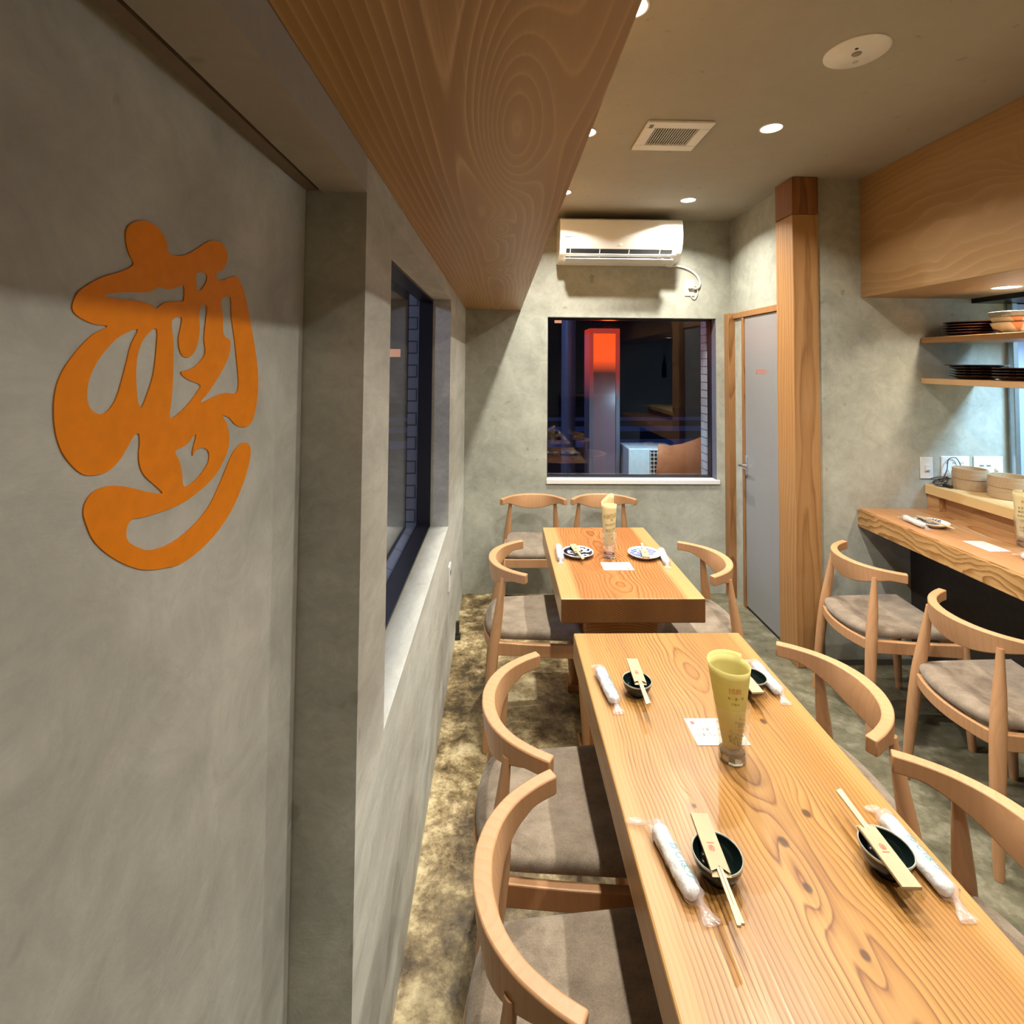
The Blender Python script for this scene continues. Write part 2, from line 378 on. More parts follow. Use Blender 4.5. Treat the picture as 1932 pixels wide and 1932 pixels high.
EMB = [[(419,1703),(415,1712),(401,1720),(385,1722),(370,1717),(361,1707),(359,1698),(347,1696),(328,1701),(308,1713),(285,1727),(262,1731),(247,1723),(246,1710),(255,1697),(269,1690),(262,1682),(237,1690),(223,1694),(210,1685),(198,1669),(181,1630),(167,1593),(157,1554),(159,1522),(168,1497),(183,1488),(200,1489),(217,1495),(231,1505),(246,1509),(235,1496),(229,1478),(231,1464),(241,1450),(257,1436),(281,1426),(310,1419),(333,1417),(361,1418),(384,1420),(396,1422),(403,1419),(405,1410),(401,1401),(388,1391),(373,1383),(353,1379),(331,1379),(309,1383),(286,1391),(265,1404),(244,1427),(225,1451),(210,1462),(193,1466),(178,1461),(173,1449),(180,1427),(198,1401),(222,1378),(251,1362),(284,1352),(319,1349),(348,1355),(378,1365),(402,1379),(425,1397),(443,1416),(452,1433),(456,1446),(453,1456),(443,1462),(428,1462),(412,1458),(394,1451),(375,1443),(355,1437),(369,1450),(383,1462),(390,1474),(392,1486),(391,1495),(393,1506),(400,1504),(408,1494),(418,1483),(431,1476),(446,1476),(459,1480),(472,1492),(481,1505),(487,1522),(489,1539),(488,1555),(483,1569),(474,1582),(463,1594),(452,1603),(437,1611),(452,1612),(466,1616),(474,1621),(475,1628),(470,1638),(459,1647),(444,1656),(427,1663),(413,1670),(408,1676),(414,1684),(418,1693)],[(441,1640),(420,1645),(391,1649),(379,1653),(370,1658),(359,1657),(345,1660),(331,1665),(330,1649),(337,1646),(358,1643),(368,1638),(374,1634),(381,1637),(397,1639),(420,1638),(436,1638)],[(308,1683),(290,1686),(289,1676),(300,1664),(307,1666)],[(399,1611),(407,1596),(412,1579),(417,1562),(423,1545),(431,1534),(440,1530),(449,1533),(455,1540),(457,1550),(455,1563),(448,1577),(436,1591),(421,1603)],[(372,1613),(372,1588),(375,1565),(381,1549),(388,1535),(392,1532),(396,1541),(399,1561),(399,1579),(395,1594),(386,1606)],[(349,1623),(333,1629),(334,1616),(337,1604),(334,1591),(326,1584),(314,1585),(305,1594),(301,1605),(299,1619),(301,1634),(297,1646),(286,1646),(288,1627),(290,1606),(287,1589),(302,1575),(318,1569),(331,1567),(321,1559),(295,1551),(300,1543),(314,1531),(331,1521),(347,1517),(345,1540),(344,1567),(345,1599)],[(256,1658),(236,1664),(232,1638),(223,1609),(216,1580),(210,1550),(216,1536),(240,1538),(264,1535),(293,1529),(278,1541),(263,1554),(247,1571),(235,1588),(233,1606),(249,1614),(251,1636)],[(336,1479),(317,1483),(300,1493),(305,1476),(305,1468),(299,1474),(284,1474),(274,1467),(274,1455),(287,1444),(303,1437),(320,1436),(324,1454),(330,1468)]]
# ================================================================ THE ROOM
XL, YB, XR, YP, ZC = -.243, 3.57, 1.62, 2.73, 2.60     # window wall, end wall, door wall, post wall, ceiling
ZS = 1.95                                              # underside of both bulkheads
YR = -2.3; XK = 3.95
struct('floor', box(-.6, XK+.1, YR-.1, YB+.15, -.12, 0), FLOOR)
struct('ceiling', box(-.6, XK+.1, YR-.1, YB+.15, ZC, ZC+.1), PLC)
# window wall: mullion strip, parapet, head and far pier round the opening
WY0, WY1, WZ0, WZ1 = 1.135, 2.505, .79, 1.888
XO = -.402
struct('wall_left', boxes((XO, XL, .92, WY0, 0, ZC), (XO, XL, WY1, YB, 0, ZC), (XO, XL, WY0, WY1, 0, WZ0), (XO, XL, WY0, WY1, WZ1, ZC)), PLS)
# head over the sliding door with the shadow gap of its track
struct('trim_1', boxes((-.323, XL, YR, .92, 1.885, ZC), (-.42, -.352, YR, .92, 1.907, ZC), (-.352, -.329, YR, .92, 1.93, ZC)), PLP)
struct('trim_2', box(-.329, -.323, YR, .92, 1.93, 1.96), BLACK)
def slide():
    a = Vector((-.3514, .918)); d = Vector((-.0328, -.9995)); n = Vector((-d.y, d.x)) * -1
    b = a+d*3.2; t = n*.05
    if t.x > 0: t = -t
    P = [a, b, b+t, a+t]
    return loft([[(p.x, p.y, .0) for p in P], [(p.x, p.y, 1.905) for p in P]])
struct('trim_5', box(-.3492, -.3295, YR, .918, 1.886, 1.93), simple('brown track rail', (.16, .12, .085), .6))
struct('door_2', slide(), PL)
# end wall with the dark picture window
BX0, BX1, BZ0, BZ1 = .330, 1.518, .775, 1.905
YO = YB+.15
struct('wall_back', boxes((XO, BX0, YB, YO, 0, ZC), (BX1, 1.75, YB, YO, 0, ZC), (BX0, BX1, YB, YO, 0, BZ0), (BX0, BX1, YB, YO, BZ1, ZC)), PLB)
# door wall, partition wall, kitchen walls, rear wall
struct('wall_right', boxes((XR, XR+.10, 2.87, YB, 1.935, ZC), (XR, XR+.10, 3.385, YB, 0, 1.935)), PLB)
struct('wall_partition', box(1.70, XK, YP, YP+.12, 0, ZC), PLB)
struct('wall_kitchen', box(XK, XK+.1, YR, YP, 0, ZC), PL)
struct('wall_rear', box(-.6, XK, YR-.1, YR, 0, ZC), PL)
# bulkheads
struct('trim_3', box(XL, .142, YR, YB, ZS, ZC), SOF, bevel=.002)
sb = struct('trim_4', box(1.957, 2.56, YR, YP, ZS, ZC), SOF2, bevel=.002)
# windows
fr = struct('window_1', boxes((-.395, -.33, WY0, WY0+.012, WZ0, WZ1), (-.395, -.33, WY1-.010, WY1, WZ0, WZ1), (-.395, -.33, WY0, WY1, WZ0, WZ0+.010), (-.395, -.33, WY0, WY1, WZ1-.010, WZ1)), BROWNFR)
obj('window_pane', box(-.394, -.390, WY0+.012, WY1-.010, WZ0+.010, WZ1-.010), PANE, fr)
fr = struct('window_2', boxes((BX0, BX0+.012, 3.64, 3.70, BZ0, BZ1), (BX1-.012, BX1, 3.64, 3.70, BZ0, BZ1), (BX0, BX1, 3.64, 3.70, BZ0, BZ0+.012), (BX0, BX1, 3.64, 3.70, BZ1-.012, BZ1)), BROWNFR)
obj('window_pane', box(BX0+.01, BX1-.01, 3.668, 3.672, BZ0+.01, BZ1-.01), PANE, fr)
obj('window_sill', box(BX0-.004, BX1+.018, YB-.012, 3.645, BZ0-.026, BZ0+.002), SILLW, fr, bevel=.002)
obj('side_trim', box(BX1-.004, BX1+.001, YB+.004, 3.642, BZ0, BZ1), simple('blue grey reveal', (.10, .11, .15), .5), fr)

# timber post
t = thing('wooden_post', 'square old timber post with a darker head beside the grey door', 'post', (1.6375, 2.785, 0))
def rel(bm, o): 
    L = o.location; bmesh.ops.translate(bm, vec=(-L.x, -L.y, -L.z), verts=bm.verts); return bm
def wobj(name, bm, m, par, **k):   # geometry given in room coordinates, object origin kept at the room's origin
    o = obj(name, bm, m, par, **k); o.matrix_parent_inverse = par.matrix_basis.inverted(); return o
wobj('shaft', box(1.567, 1.706, 2.70, 2.87, 0, 2.395), PIL, t, bevel=.004)
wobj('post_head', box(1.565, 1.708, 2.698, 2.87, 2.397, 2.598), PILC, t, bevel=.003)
# door with its frame
d = struct('door_1', box(XR-.004, XR+.036, 2.885, 3.350, .02, 1.893), GREYDOOR)
obj('door_frame', boxes((XR-.012, XR+.05, 3.353, 3.383, 0, 1.897), (1.575, XR+.012, 3.50, 3.57, 0, 1.935), (XR-.014, XR+.06, 2.87, 3.50, 1.897, 1.935)), TRIM, d, bevel=.002)
obj('threshold', box(XR, XR+.05, 2.87, 3.353, .0, .018), BLACK, d)
h = bmesh.new(); bx(h, XR-.010, XR-.004, 3.322, 3.345, .855, .985)
tube([(XR-.008, 3.333, .925), (XR-.055, 3.333, .925)], .009, bm=h)
tube([(XR-.052, 3.338, .925), (XR-.056, 3.30, .928), (XR-.056, 3.22, .924)], [.009, .008, .006], bm=h)
obj('door_handle', h, CHROME, d, smooth=40)
lt = text_mesh('お手洗い', .036); xf(lt, Matrix.Translation((XR-.0052, 3.138, 1.537)) @ Matrix(((0, 0, -1), (-1, 0, 0), (0, 1, 0))).to_4x4())
o = obj('door_sign_lettering', lt, simple('red door lettering', (.75, .16, .09), .5), d)
struct('baseboard_right', boxes((1.70, 2.2, YP-.008, YP, 0, .03)), simple('grimy skirting', (.10, .09, .07), .7))

# painted emblem on the sliding door
a = Vector((-.3512, .92)); dv = Vector((-.0328, -.9995))
loops = []
for i, lp in enumerate(EMB):
    loops.append([(p.x, p.y) for p in cr([(x/1000, z/1000, 0) for x, z in lp], 4 if i == 0 else 3, True)])
em = poly_fill(loops, .0012)
nx, ny = .9995, -.0328
xf(em, Matrix(((dv.x, 0, nx, a.x), (dv.y, 0, ny, a.y), (0, 1, 0, 0), (0, 0, 0, 1))))
tag(obj('wall_emblem', em, ORANGE), 'large orange brush-style emblem painted on the grey sliding door', 'emblem')
def mini_emblem(size):
    lo = []
    for i, lp in enumerate(EMB):
        if i in (2, 4, 5): continue
        q = lp[::2] if i == 0 else lp[::2]
        lo.append([((285-x)/400*size*-1, (z-1536)/400*size) for x, z in q])
    bm = poly_fill(lo)
    for v in bm.verts: v.co.x *= -1
    return bm

# ---------------------------------------------------------------- downlights
def downlight(x, y, z, label, power=None, col=WARM, r=.043, seen=True):
    t = thing('downlight', label, 'ceiling light', (x, y, z), 0, 'recessed ceiling downlights' if z > 2.5 else None)
    obj('trim_ring', lathe([(r+.006, 0), (r+.005, -.004), (r, -.004), (r-.002, .0), (r+.006, .0)], 40), WHITEPL, t, smooth=40)
    obj('diffuser', lathe([(0, -.0015), (r, -.0015), (r, -.0005), (0, -.0005)], 40), LAMPM, t)
    area('lamp', (0, 0, -.006), r*1.3, power or LAMP_W, col, parent=t, spread=radians(135))
    return t
for y, l in ((.62, 'round downlight by the wood bulkhead, above the near table'), (1.42, 'nearest of the lit downlights beside the left wood bulkhead'), (2.215, 'middle lit downlight half hidden by the left wood bulkhead'), (3.006, 'farthest lit downlight at the edge of the left wood bulkhead')):
    downlight(.368, y, ZC, l, LAMP_W*(1.4 if y > 2.9 else .8 if y < .7 else 1))
for y, l in ((3.117, 'lit downlight in the ceiling in front of the air conditioner'), (2.142, 'lit downlight in the ceiling right of the square vent'), (1.165, 'round downlight above the aisle beside the near table'), (.19, 'round downlight above the aisle beside the view')):
    downlight(1.156, y, ZC, l, LAMP_W*(1.4 if y > 3 else 1))
for y, l in ((2.30, 'lit downlight under the right wood bulkhead over the counter'), (1.35, 'round downlight under the bulkhead above the near counter'), (.3, 'round downlight under the bulkhead at the near counter end')):
    downlight(2.33, y, ZS, l, LAMP_W*.45, (1, .84, .66), .05)
area('kitchen_lamp', (3.0, 1.80, 2.30), .5, 115, COOL, shape='SQUARE')
# ================================================================ CHAIRS
def smoothstep(a, b, x): x = max(0, min(1, (x-a)/(b-a))); return x*x*(3-2*x)
def make_chair(label):
    t = thing('elbow_chair', label, 'chair')
    path = cr([(.155, -.217, 0), (.110, -.190, 0), (.062, -.150, 0), (.026, -.100, 0), (.007, -.045, 0), (.003, 0, 0), (.007, .045, 0), (.026, .100, 0), (.062, .150, 0), (.110, .190, 0), (.155, .217, 0)], 5)
    rings = []; n = len(path)
    for i, p in enumerate(path):
        d = (path[min(i+1, n-1)]-path[max(i-1, 0)]).normalized(); nr = Vector((d.y, -d.x, 0))
        if nr.x > 0: nr = -nr        # outward = away from the seat
        e = abs(p.y); th = .030-.004*smoothstep(.05, .2, e)
        h = .038+.052*max(0, 1-(e/.185)**2)
        top = .712; q = p-nr*th
        rake = .012*(1-smoothstep(.03, .16, e))
        rings.append([(p.x-rake*.2, p.y, top), (q.x, q.y, top), (q.x+rake, q.y, top-h*.5), (q.x+rake, q.y, top-h), (p.x+rake, p.y, top-h), (p.x+rake*.2, p.y, top-h*.5)])
    obj('backrest', loft(rings), BEECH, t, smooth=50, bevel=.0035)
    for s in (-1, 1):
        obj('leg', tube(cr([(-.002, s*.196, 0), (.012, s*.182, .20), (.030, s*.168, .40), (.050, s*.155, .55), (.064, s*.146, .674)], 4), [.0135]*1+[.0145, .016, .0175, .019, .0202, .0212, .0218, .022, .0218, .021, .0195, .0178, .0155, .013, .0112, .0105], 16), BEECH, t, smooth=50)
        obj('leg', tube(cr([(.412, s*.204, 0), (.402, s*.200, .2), (.394, s*.195, .38), (.390, s*.194, .428)], 4), [.0135, .0145, .016, .0178, .0192, .0202, .021, .0215, .0218, .0215, .021, .020, .019], 16), BEECH, t, smooth=50)
    fr = bmesh.new()
    for s in (-1, 1):
        loft([[(.03+.365*k, s*(.168+.034*k)-.011*1, .372), (.03+.365*k, s*(.168+.034*k)+.011, .372), (.03+.365*k, s*(.168+.034*k)+.011, .425-.004*sin(pi*k)), (.03+.365*k, s*(.168+.034*k)-.011, .425-.004*sin(pi*k))] for k in [i/8 for i in range(9)]], bm=fr)
    bx(fr, .384, .406, -.19, .19, .375, .425)
    loft([[(.032-.040*(1-(y/.165)**2)-.010, y, .375-.0*abs(y)), (.032-.040*(1-(y/.165)**2)+.012, y, .375), (.032-.040*(1-(y/.165)**2)+.012, y, .418), (.032-.040*(1-(y/.165)**2)-.010, y, .418)] for y in [-.165+.33*i/14 for i in range(15)]], bm=fr)
    obj('seat_frame', fr, BEECH, t, bevel=.003)
    ol = cr([(.400, -.175, 0), (.403, 0, 0), (.400, .175, 0), (.385, .188, 0), (.20, .176, 0), (.055, .162, 0), (.018, .140, 0), (-.006, .07, 0), (-.012, 0, 0), (-.006, -.07, 0), (.018, -.140, 0), (.055, -.162, 0), (.20, -.176, 0), (.385, -.188, 0)], 5, True)
    rg = []; c = Vector((.2, 0, 0))
    for sc, z in ((.955, .421), (.985, .426), (1.0, .436), (.99, .447), (.95, .455), (.85, .460), (.6, .459), (.3, .457), (.06, .457)):
        rg.append([((c+(p-c)*sc).x, (c+(p-c)*sc).y, z+.010*((p.y*sc)/.2)**2*(1 if sc < 1 else 1)) for p in ol])
    obj('seat', loft(rg), FAB, t, smooth=60)
    return t
c0 = make_chair('beech elbow chair at the window side of the near table, closest to the camera')
c0.location = (-.040, .914, 0)
dup(c0, (-.040, 1.362, 0), 0, 'beech elbow chair at the window side of the near table, second from the camera', 'chairs round the near table')
c0['group'] = 'chairs round the near table'
dup(c0, (1.034, 1.415, 0), pi, 'beech elbow chair on the aisle side of the near table, by its glass', 'chairs round the near table')
dup(c0, (1.050, .962, 0), pi, 'beech elbow chair on the aisle side of the near table, cut by the photo edge', 'chairs round the near table')
dup(c0, (-.045, 2.342, 0), 0, 'beech elbow chair on the window side of the far table', 'chairs round the far table')
dup(c0, (1.040, 2.325, 0), pi, 'beech elbow chair on the door side of the far table', 'chairs round the far table')
dup(c0, (.221, 3.462, 0), -pi/2, 'left of the two beech elbow chairs standing side by side against the end wall', 'chairs against the end wall')
dup(c0, (.674, 3.468, 0), -pi/2, 'right of the two beech elbow chairs against the end wall, behind the far glass', 'chairs against the end wall')
dup(c0, (1.555, 2.345, 0), radians(-2), 'beech elbow chair at the counter beside the timber post', 'chairs at the counter')
dup(c0, (1.565, 1.800, 0), radians(-3), 'beech elbow chair at the counter, the one nearer the camera', 'chairs at the counter')

# ================================================================ TABLES
def table(name, label, cx, y0, y1, m, wd=.5455):
    cy = (y0+y1)/2; L = y1-y0
    t = thing(name, label, 'table', (cx, cy, 0))
    top = obj('tabletop', box(-wd/2, wd/2, -L/2, L/2, -.045, .045), m, t, bevel=.004); top.data.materials.append(ENDG)
    for p_ in top.data.polygons: p_.material_index = int(abs(p_.normal.y) > .9); top.location = (0, 0, .655)
    for s in (-1, 1):
        p = obj('leg_panel', box(-.15, .15, -.03, .03, .03, .61), m, t, bevel=.003); p.location = (0, s*(L/2-.22), 0)
        b = obj('foot', box(-.17, .17, -.045, .045, 0, .03), m, t, bevel=.004); b.location = (0, s*(L/2-.22), 0)
    obj('stretcher', box(-.02, .02, -L/2+.24, L/2-.24, .28, .38), m, t, bevel=.002)
    return t
t1 = table('dining_table', 'long thick pine slab table in the foreground, set with black sauce bowls', .520, .47, 1.703, TT1)
t2 = table('dining_table', 'shorter thick pine slab table at the far end below the dark window', .508, 1.943, 2.781, TT2)

# ================================================================ COUNTER
t = thing('counter', 'long wooden eating counter with a broad grained front edge along the kitchen', 'counter', (2.3, 1.1, 0))
wobj('countertop', box(1.925, 2.90, -.7, 2.727, .7275, .82), CT, t, bevel=.003)
wobj('front_edge', box(1.9175, 1.9248, -.7, 2.727, .727, .8135), CTF, t)
wobj('front_panel', box(2.20, 2.24, -.7, 2.727, 0, .727), DARKWOOD, t)
t = thing('raised_ledge', 'pale wooden ledge raised along the back of the counter', 'ledge', (2.5, 1.1, .82))
wobj('ledge_board', box(2.285, 2.74, -.7, 2.727, .90, .95), RIS, t, bevel=.003)
wobj('ledge_riser', box(2.335, 2.365, -.7, 2.727, .82, .90), RISB, t)
wobj('ledge_end_block', box(2.30, 2.334, 2.655, 2.727, .82, .90), RISB, t)
# shelves, post, hood, panel
tag(obj('wall_shelf', box(2.281, 2.58, .6, 2.727, 1.706, 1.735), SHF, bevel=.002), 'upper wooden shelf over the counter carrying bowls and lacquer plates', 'shelf', 'shelves over the counter')
tag(obj('wall_shelf', box(2.278, 2.58, .6, 2.727, 1.487, 1.516), SHF, bevel=.002), 'lower wooden shelf over the counter carrying two stacks of dark plates', 'shelf', 'shelves over the counter')
tag(obj('shelf_post', box(2.744, 2.772, 2.68, 2.708, .951, 1.925), STEEL, bevel=.003), 'slim grey metal upright behind the shelves', 'post')
tag(obj('range_hood', boxes((2.565, 3.5, 2.3, 2.728, 1.925, 2.2), (2.60, 3.46, 2.34, 2.70, 2.2, 2.59)), simple('black hood metal', (.03, .032, .035), .35, .6), bevel=.003), 'dark kitchen hood tucked behind the right wood bulkhead', 'hood')
tag(obj('kitchen_panel', box(2.776, 3.9, 2.70, 2.729, .951, 1.92), KPANEL), 'pale blue lit panel on the kitchen wall right of the metal upright', 'wall panel')
# ================================================================ AIR CONDITIONER, VENTS, SWITCHES
t = thing('air_conditioner', 'white wall-mounted air conditioner above the dark window', 'air conditioner', (.795, YB, 2.27))
def xprism(prof, x0, x1, bm=None): return loft([[(x0, y, z) for y, z in prof], [(x1, y, z) for y, z in prof]], bm=bm)
prof = [(3.568, 2.545), (3.362, 2.545), (3.340, 2.532), (3.334, 2.50), (3.330, 2.425), (3.336, 2.385), (3.350, 2.345), (3.372, 2.312), (3.40, 2.292), (3.44, 2.276), (3.568, 2.268)]
wobj('body', xprism(prof, .387, 1.203), ACW, t, smooth=35, bevel=.006, seg=3)
wobj('louvre_slot', xprism([(3.350, 2.338), (3.374, 2.303), (3.40, 2.286), (3.42, 2.30), (3.36, 2.345)], .43, 1.135), BLACK, t)
wobj('louvre_flap', xprism([(3.331, 2.300), (3.333, 2.304), (3.368, 2.294), (3.367, 2.290)], .415, 1.150), WHITEPL, t)
wobj('louvre_flap', xprism([(3.336, 2.270), (3.338, 2.276), (3.430, 2.268), (3.428, 2.262)], .425, 1.135), WHITEPL, t)
for x in (.455, .65, .845, 1.05): wobj('louvre_fin', xprism([(3.349, 2.335), (3.352, 2.338), (3.385, 2.292), (3.380, 2.290)], x, x+.005), WHITEPL, t)
wobj('badge', box(.42, .46, 3.3285, 3.3305, 2.412, 2.416), GREYINK, t)
wobj('indicator_light', box(.785, .797, 3.334, 3.342, 2.366, 2.371), emit('indicator', (1, .85, .5), 1.5), t)
pts = cr([(1.13, 3.50, 2.272), (1.17, 3.545, 2.268), (1.235, 3.56, 2.272), (1.31, 3.562, 2.255), (1.372, 3.562, 2.215), (1.400, 3.562, 2.165), (1.395, 3.560, 2.130), (1.375, 3.556, 2.115), (1.345, 3.553, 2.113)], 6)
c = obj('power_cord', tube(pts, .0075, 10), WHITEPL, smooth=60); tag(c, 'white power cord looping from the air conditioner to its socket', 'cord')
def plate(name, label, cat, x0, x1, z0, z1, y, group=None):
    t = thing(name, label, cat, ((x0+x1)/2, y, (z0+z1)/2), 0, group)
    obj('cover_plate', box(-(x1-x0)/2, (x1-x0)/2, -.007, 0, -(z1-z0)/2, (z1-z0)/2), WHITEPL, t, bevel=.003, seg=3); return t
t = plate('wall_socket', 'white wall socket with a plug below the right end of the air conditioner', 'socket', 1.296, 1.362, 2.062, 2.178, YB)
obj('plug', boxes((-.012, .024, -.030, -.007, -.008, .026)), WHITEPL, t, bevel=.003)
obj('earth_wire', tube(cr([(.026, -.014, .018), (.050, -.010, .012), (.056, -.008, -.035), (.040, -.008, -.075), (.018, -.008, -.072), (.004, -.009, -.048)], 5), .003, 8), WHITEPL, t, smooth=60)
t = thing('ceiling_vent', 'square white slatted vent in the ceiling', 'vent', (.752, 2.23, ZC))
fm = boxes((-.142, .142, -.142, -.085, -.012, 0), (-.142, .142, .085, .142, -.012, 0), (-.142, -.095, -.085, .085, -.012, 0), (.095, .142, -.085, .085, -.012, 0))
obj('vent_frame', fm, WHITEPL, t, bevel=.004)
obj('vent_recess', box(-.095, .095, -.085, .085, -.002, -.0005), BLACK, t)
for i in range(17):
    obj('slat', box(-.0013, .0013, -.085, .085, -.009, -.0055), WHITEPL, t, loc=(-.088+i*.011, 0, 0))
obj('vent_mark', box(-.128, -.112, -.12, -.09, -.0135, -.0118), GREYINK, t)
t = thing('ceiling_sensor', 'round white flush disc with small sensor holes in the ceiling', 'ceiling sensor', (1.147, 1.602, ZC))
obj('disc', lathe([(0, 0), (.094, 0), (.094, -.004), (.088, -.008), (0, -.008)], 56), WHITEPL, t, smooth=35)
obj('sensor_eye', lathe([(0, -.008), (.015, -.008), (.013, -.011), (0, -.012)], 24), simple('sensor lens', (.25, .22, .18), .3), t, smooth=50)
obj('sensor_hole', lathe([(0, -.008), (.0055, -.008), (.0045, -.0095), (0, -.010)], 16), BLACK, t, loc=(-.018, -.026, 0))
obj('test_button', lathe([(0, -.008), (.009, -.008), (.008, -.0095), (0, -.0095)], 16), simple('beige button', (.5, .45, .38), .5), t, loc=(.028, .045, 0))
t = plate('light_switch', 'narrow white toggle switch plate on the grey wall left of the cables', 'switch', 2.263, 2.331, .978, 1.092, YP)
obj('toggle', boxes((-.014, .014, -.010, -.007, -.020, .016), (-.010, .012, -.018, -.009, -.012, .0)), simple('ivory toggle', (.62, .60, .55), .4), t, bevel=.002)
t = plate('outlet_plate', 'wide white power outlet plate behind the black cable coil', 'outlet', 2.378, 2.532, .982, 1.098, YP)
for x in (-.048, -.010, .034):
    for z in (.022, -.020):
        for q in (-.005, .005): obj('socket_slot', box(x+q-.001, x+q+.001, -.0078, -.0069, z-.005, z+.005), BLACK, t)
t = plate('dimmer_plate', 'wide white dimmer plate with a round knob above the steamers', 'dimmer', 2.556, 2.716, .978, 1.098, YP)
obj('knob', xf(lathe([(0, 0), (.013, 0), (.012, .012), (0, .013)], 24), Matrix.Rotation(pi/2, 4, 'X')), WHITEPL, t, smooth=40, loc=(.044, -.007, -.004))
obj('slider', boxes((-.05, -.028, -.0095, -.007, .008, .014), (-.012, .010, -.0095, -.007, .008, .014)), GREYINK, t)
t = thing('wall_outlet', 'slim white outlet low on the plaster under the side window', 'outlet', (XL, 2.56, .53))
obj('cover_plate', box(0, .008, -.035, .035, -.06, .06), WHITEPL, t, bevel=.002)
obj('socket_face', box(.008, .010, -.012, .012, .01, .035), GREYINK, t)
t = thing('floor_stop', 'small dark door stop at the foot of the window wall', 'door stop', (XL, 3.0, 0))
obj('base', box(0, .03, -.02, .025, 0, .022), BLACK, t, bevel=.002)
obj('peg', box(.003, .022, -.004, .016, .022, .095), simple('dark bronze', (.05, .045, .035), .4, .5), t, bevel=.002)

# ================================================================ TABLE SETTINGS
Z1 = .70; ZK = .82
_film = {}
def towel(p, q, z, label, group, bend=0, text=True):
    """rolled wet towel in twisted film, from p to q on the table"""
    a, b = Vector((*p, 0)), Vector((*q, 0)); L = (b-a).length; mid = (a+b)/2; ang = math.atan2((b-a).y, (b-a).x)
    t = thing('wrapped_towel', label, 'towel', (mid.x, mid.y, z), ang, group); h = L/2
    rn = random.Random(int(L*1e5)+int(mid.x*1e4)); r = .0128
    pr = []
    n = 30; rings = []
    for i in range(n+1):
        s = -h+i/n*L; e = min(1, (h-abs(s))/.010); rr = r*sqrt(max(.02, 1-(1-e)**2))*(1+.05*sin(s*90)+rn.uniform(-.03, .03))
        rings.append([(s, cos(2*pi*k/18)*rr*1.12*(1+.07*sin(5*k+s*60)+.05*sin(s*210+k)), r+.001+sin(2*pi*k/18)*rr) for k in range(18)])
    obj('towel', loft(rings), TOWEL, t, smooth=70)
    rings = []; ext = .034
    ss = [-h-ext+i/44*(L+2*ext) for i in range(45)]
    for s in ss:
        over = max(0, abs(s)-h)
        rr = r*1.14
        if over > 0: rr = r*(1.14-.75*smoothstep(0, .010, over)+.65*smoothstep(.010, ext, over))
        flat = 1-.72*smoothstep(.006, .028, over)
        by = bend*over*(1 if s < 0 else -.4)
        rings.append([(s, by+cos(2*pi*k/20)*rr*(1.16+.08*sin(3*k+s*170)+rn.uniform(-.04, .04)), .0146*flat+.0012+(.0*over)+sin(2*pi*k/20)*rr*flat*(1+rn.uniform(-.05, .05))*.98) for k in range(20)])
    obj('film_wrapper', loft(rings, cap=False), FILM, t, smooth=70)
    if text:
        lm = text_mesh('おしぼり', .0175)
        for v in lm.verts:
            y = v.co.y+.004; th = y/.0128; v.co = Vector((v.co.x+.018, sin(th)*.0176, .0158+cos(th)*.0152))
        obj('print', lm, TEAL, t)
    return t
towel((.289, 1.478), (.303, 1.345), Z1, 'wrapped wet towel on the near table, left of the farther small bowl', 'wrapped wet towels')
towel((.745, 1.500), (.748, 1.375), Z1, 'wrapped wet towel on the near table just behind the paper-lined glass', 'wrapped wet towels')
towel((.301, .985), (.324, .858), Z1, 'wrapped wet towel at the near left corner, lying left of a black bowl', 'wrapped wet towels', bend=-1.0)
towel((.745, 1.000), (.748, .858), Z1, 'wrapped wet towel right of the aisle-side black bowl nearest the camera', 'wrapped wet towels')
towel((.283, 2.455), (.276, 2.300), Z1, 'wrapped wet towel left of the black and white plate on the far table', 'wrapped wet towels', text=False)
towel((.757, 2.405), (.735, 2.255), Z1, 'wrapped wet towel right of the blue patterned plate on the far table', 'wrapped wet towels', text=False)
towel((2.004, 2.515), (1.992, 2.385), ZK, 'wrapped wet towel on the counter beside the small plate', 'wrapped wet towels', text=False)
towel((2.082, 2.015), (2.07, 1.885), ZK, 'wrapped wet towel on the counter at the right edge of the photo', 'wrapped wet towels', text=False)

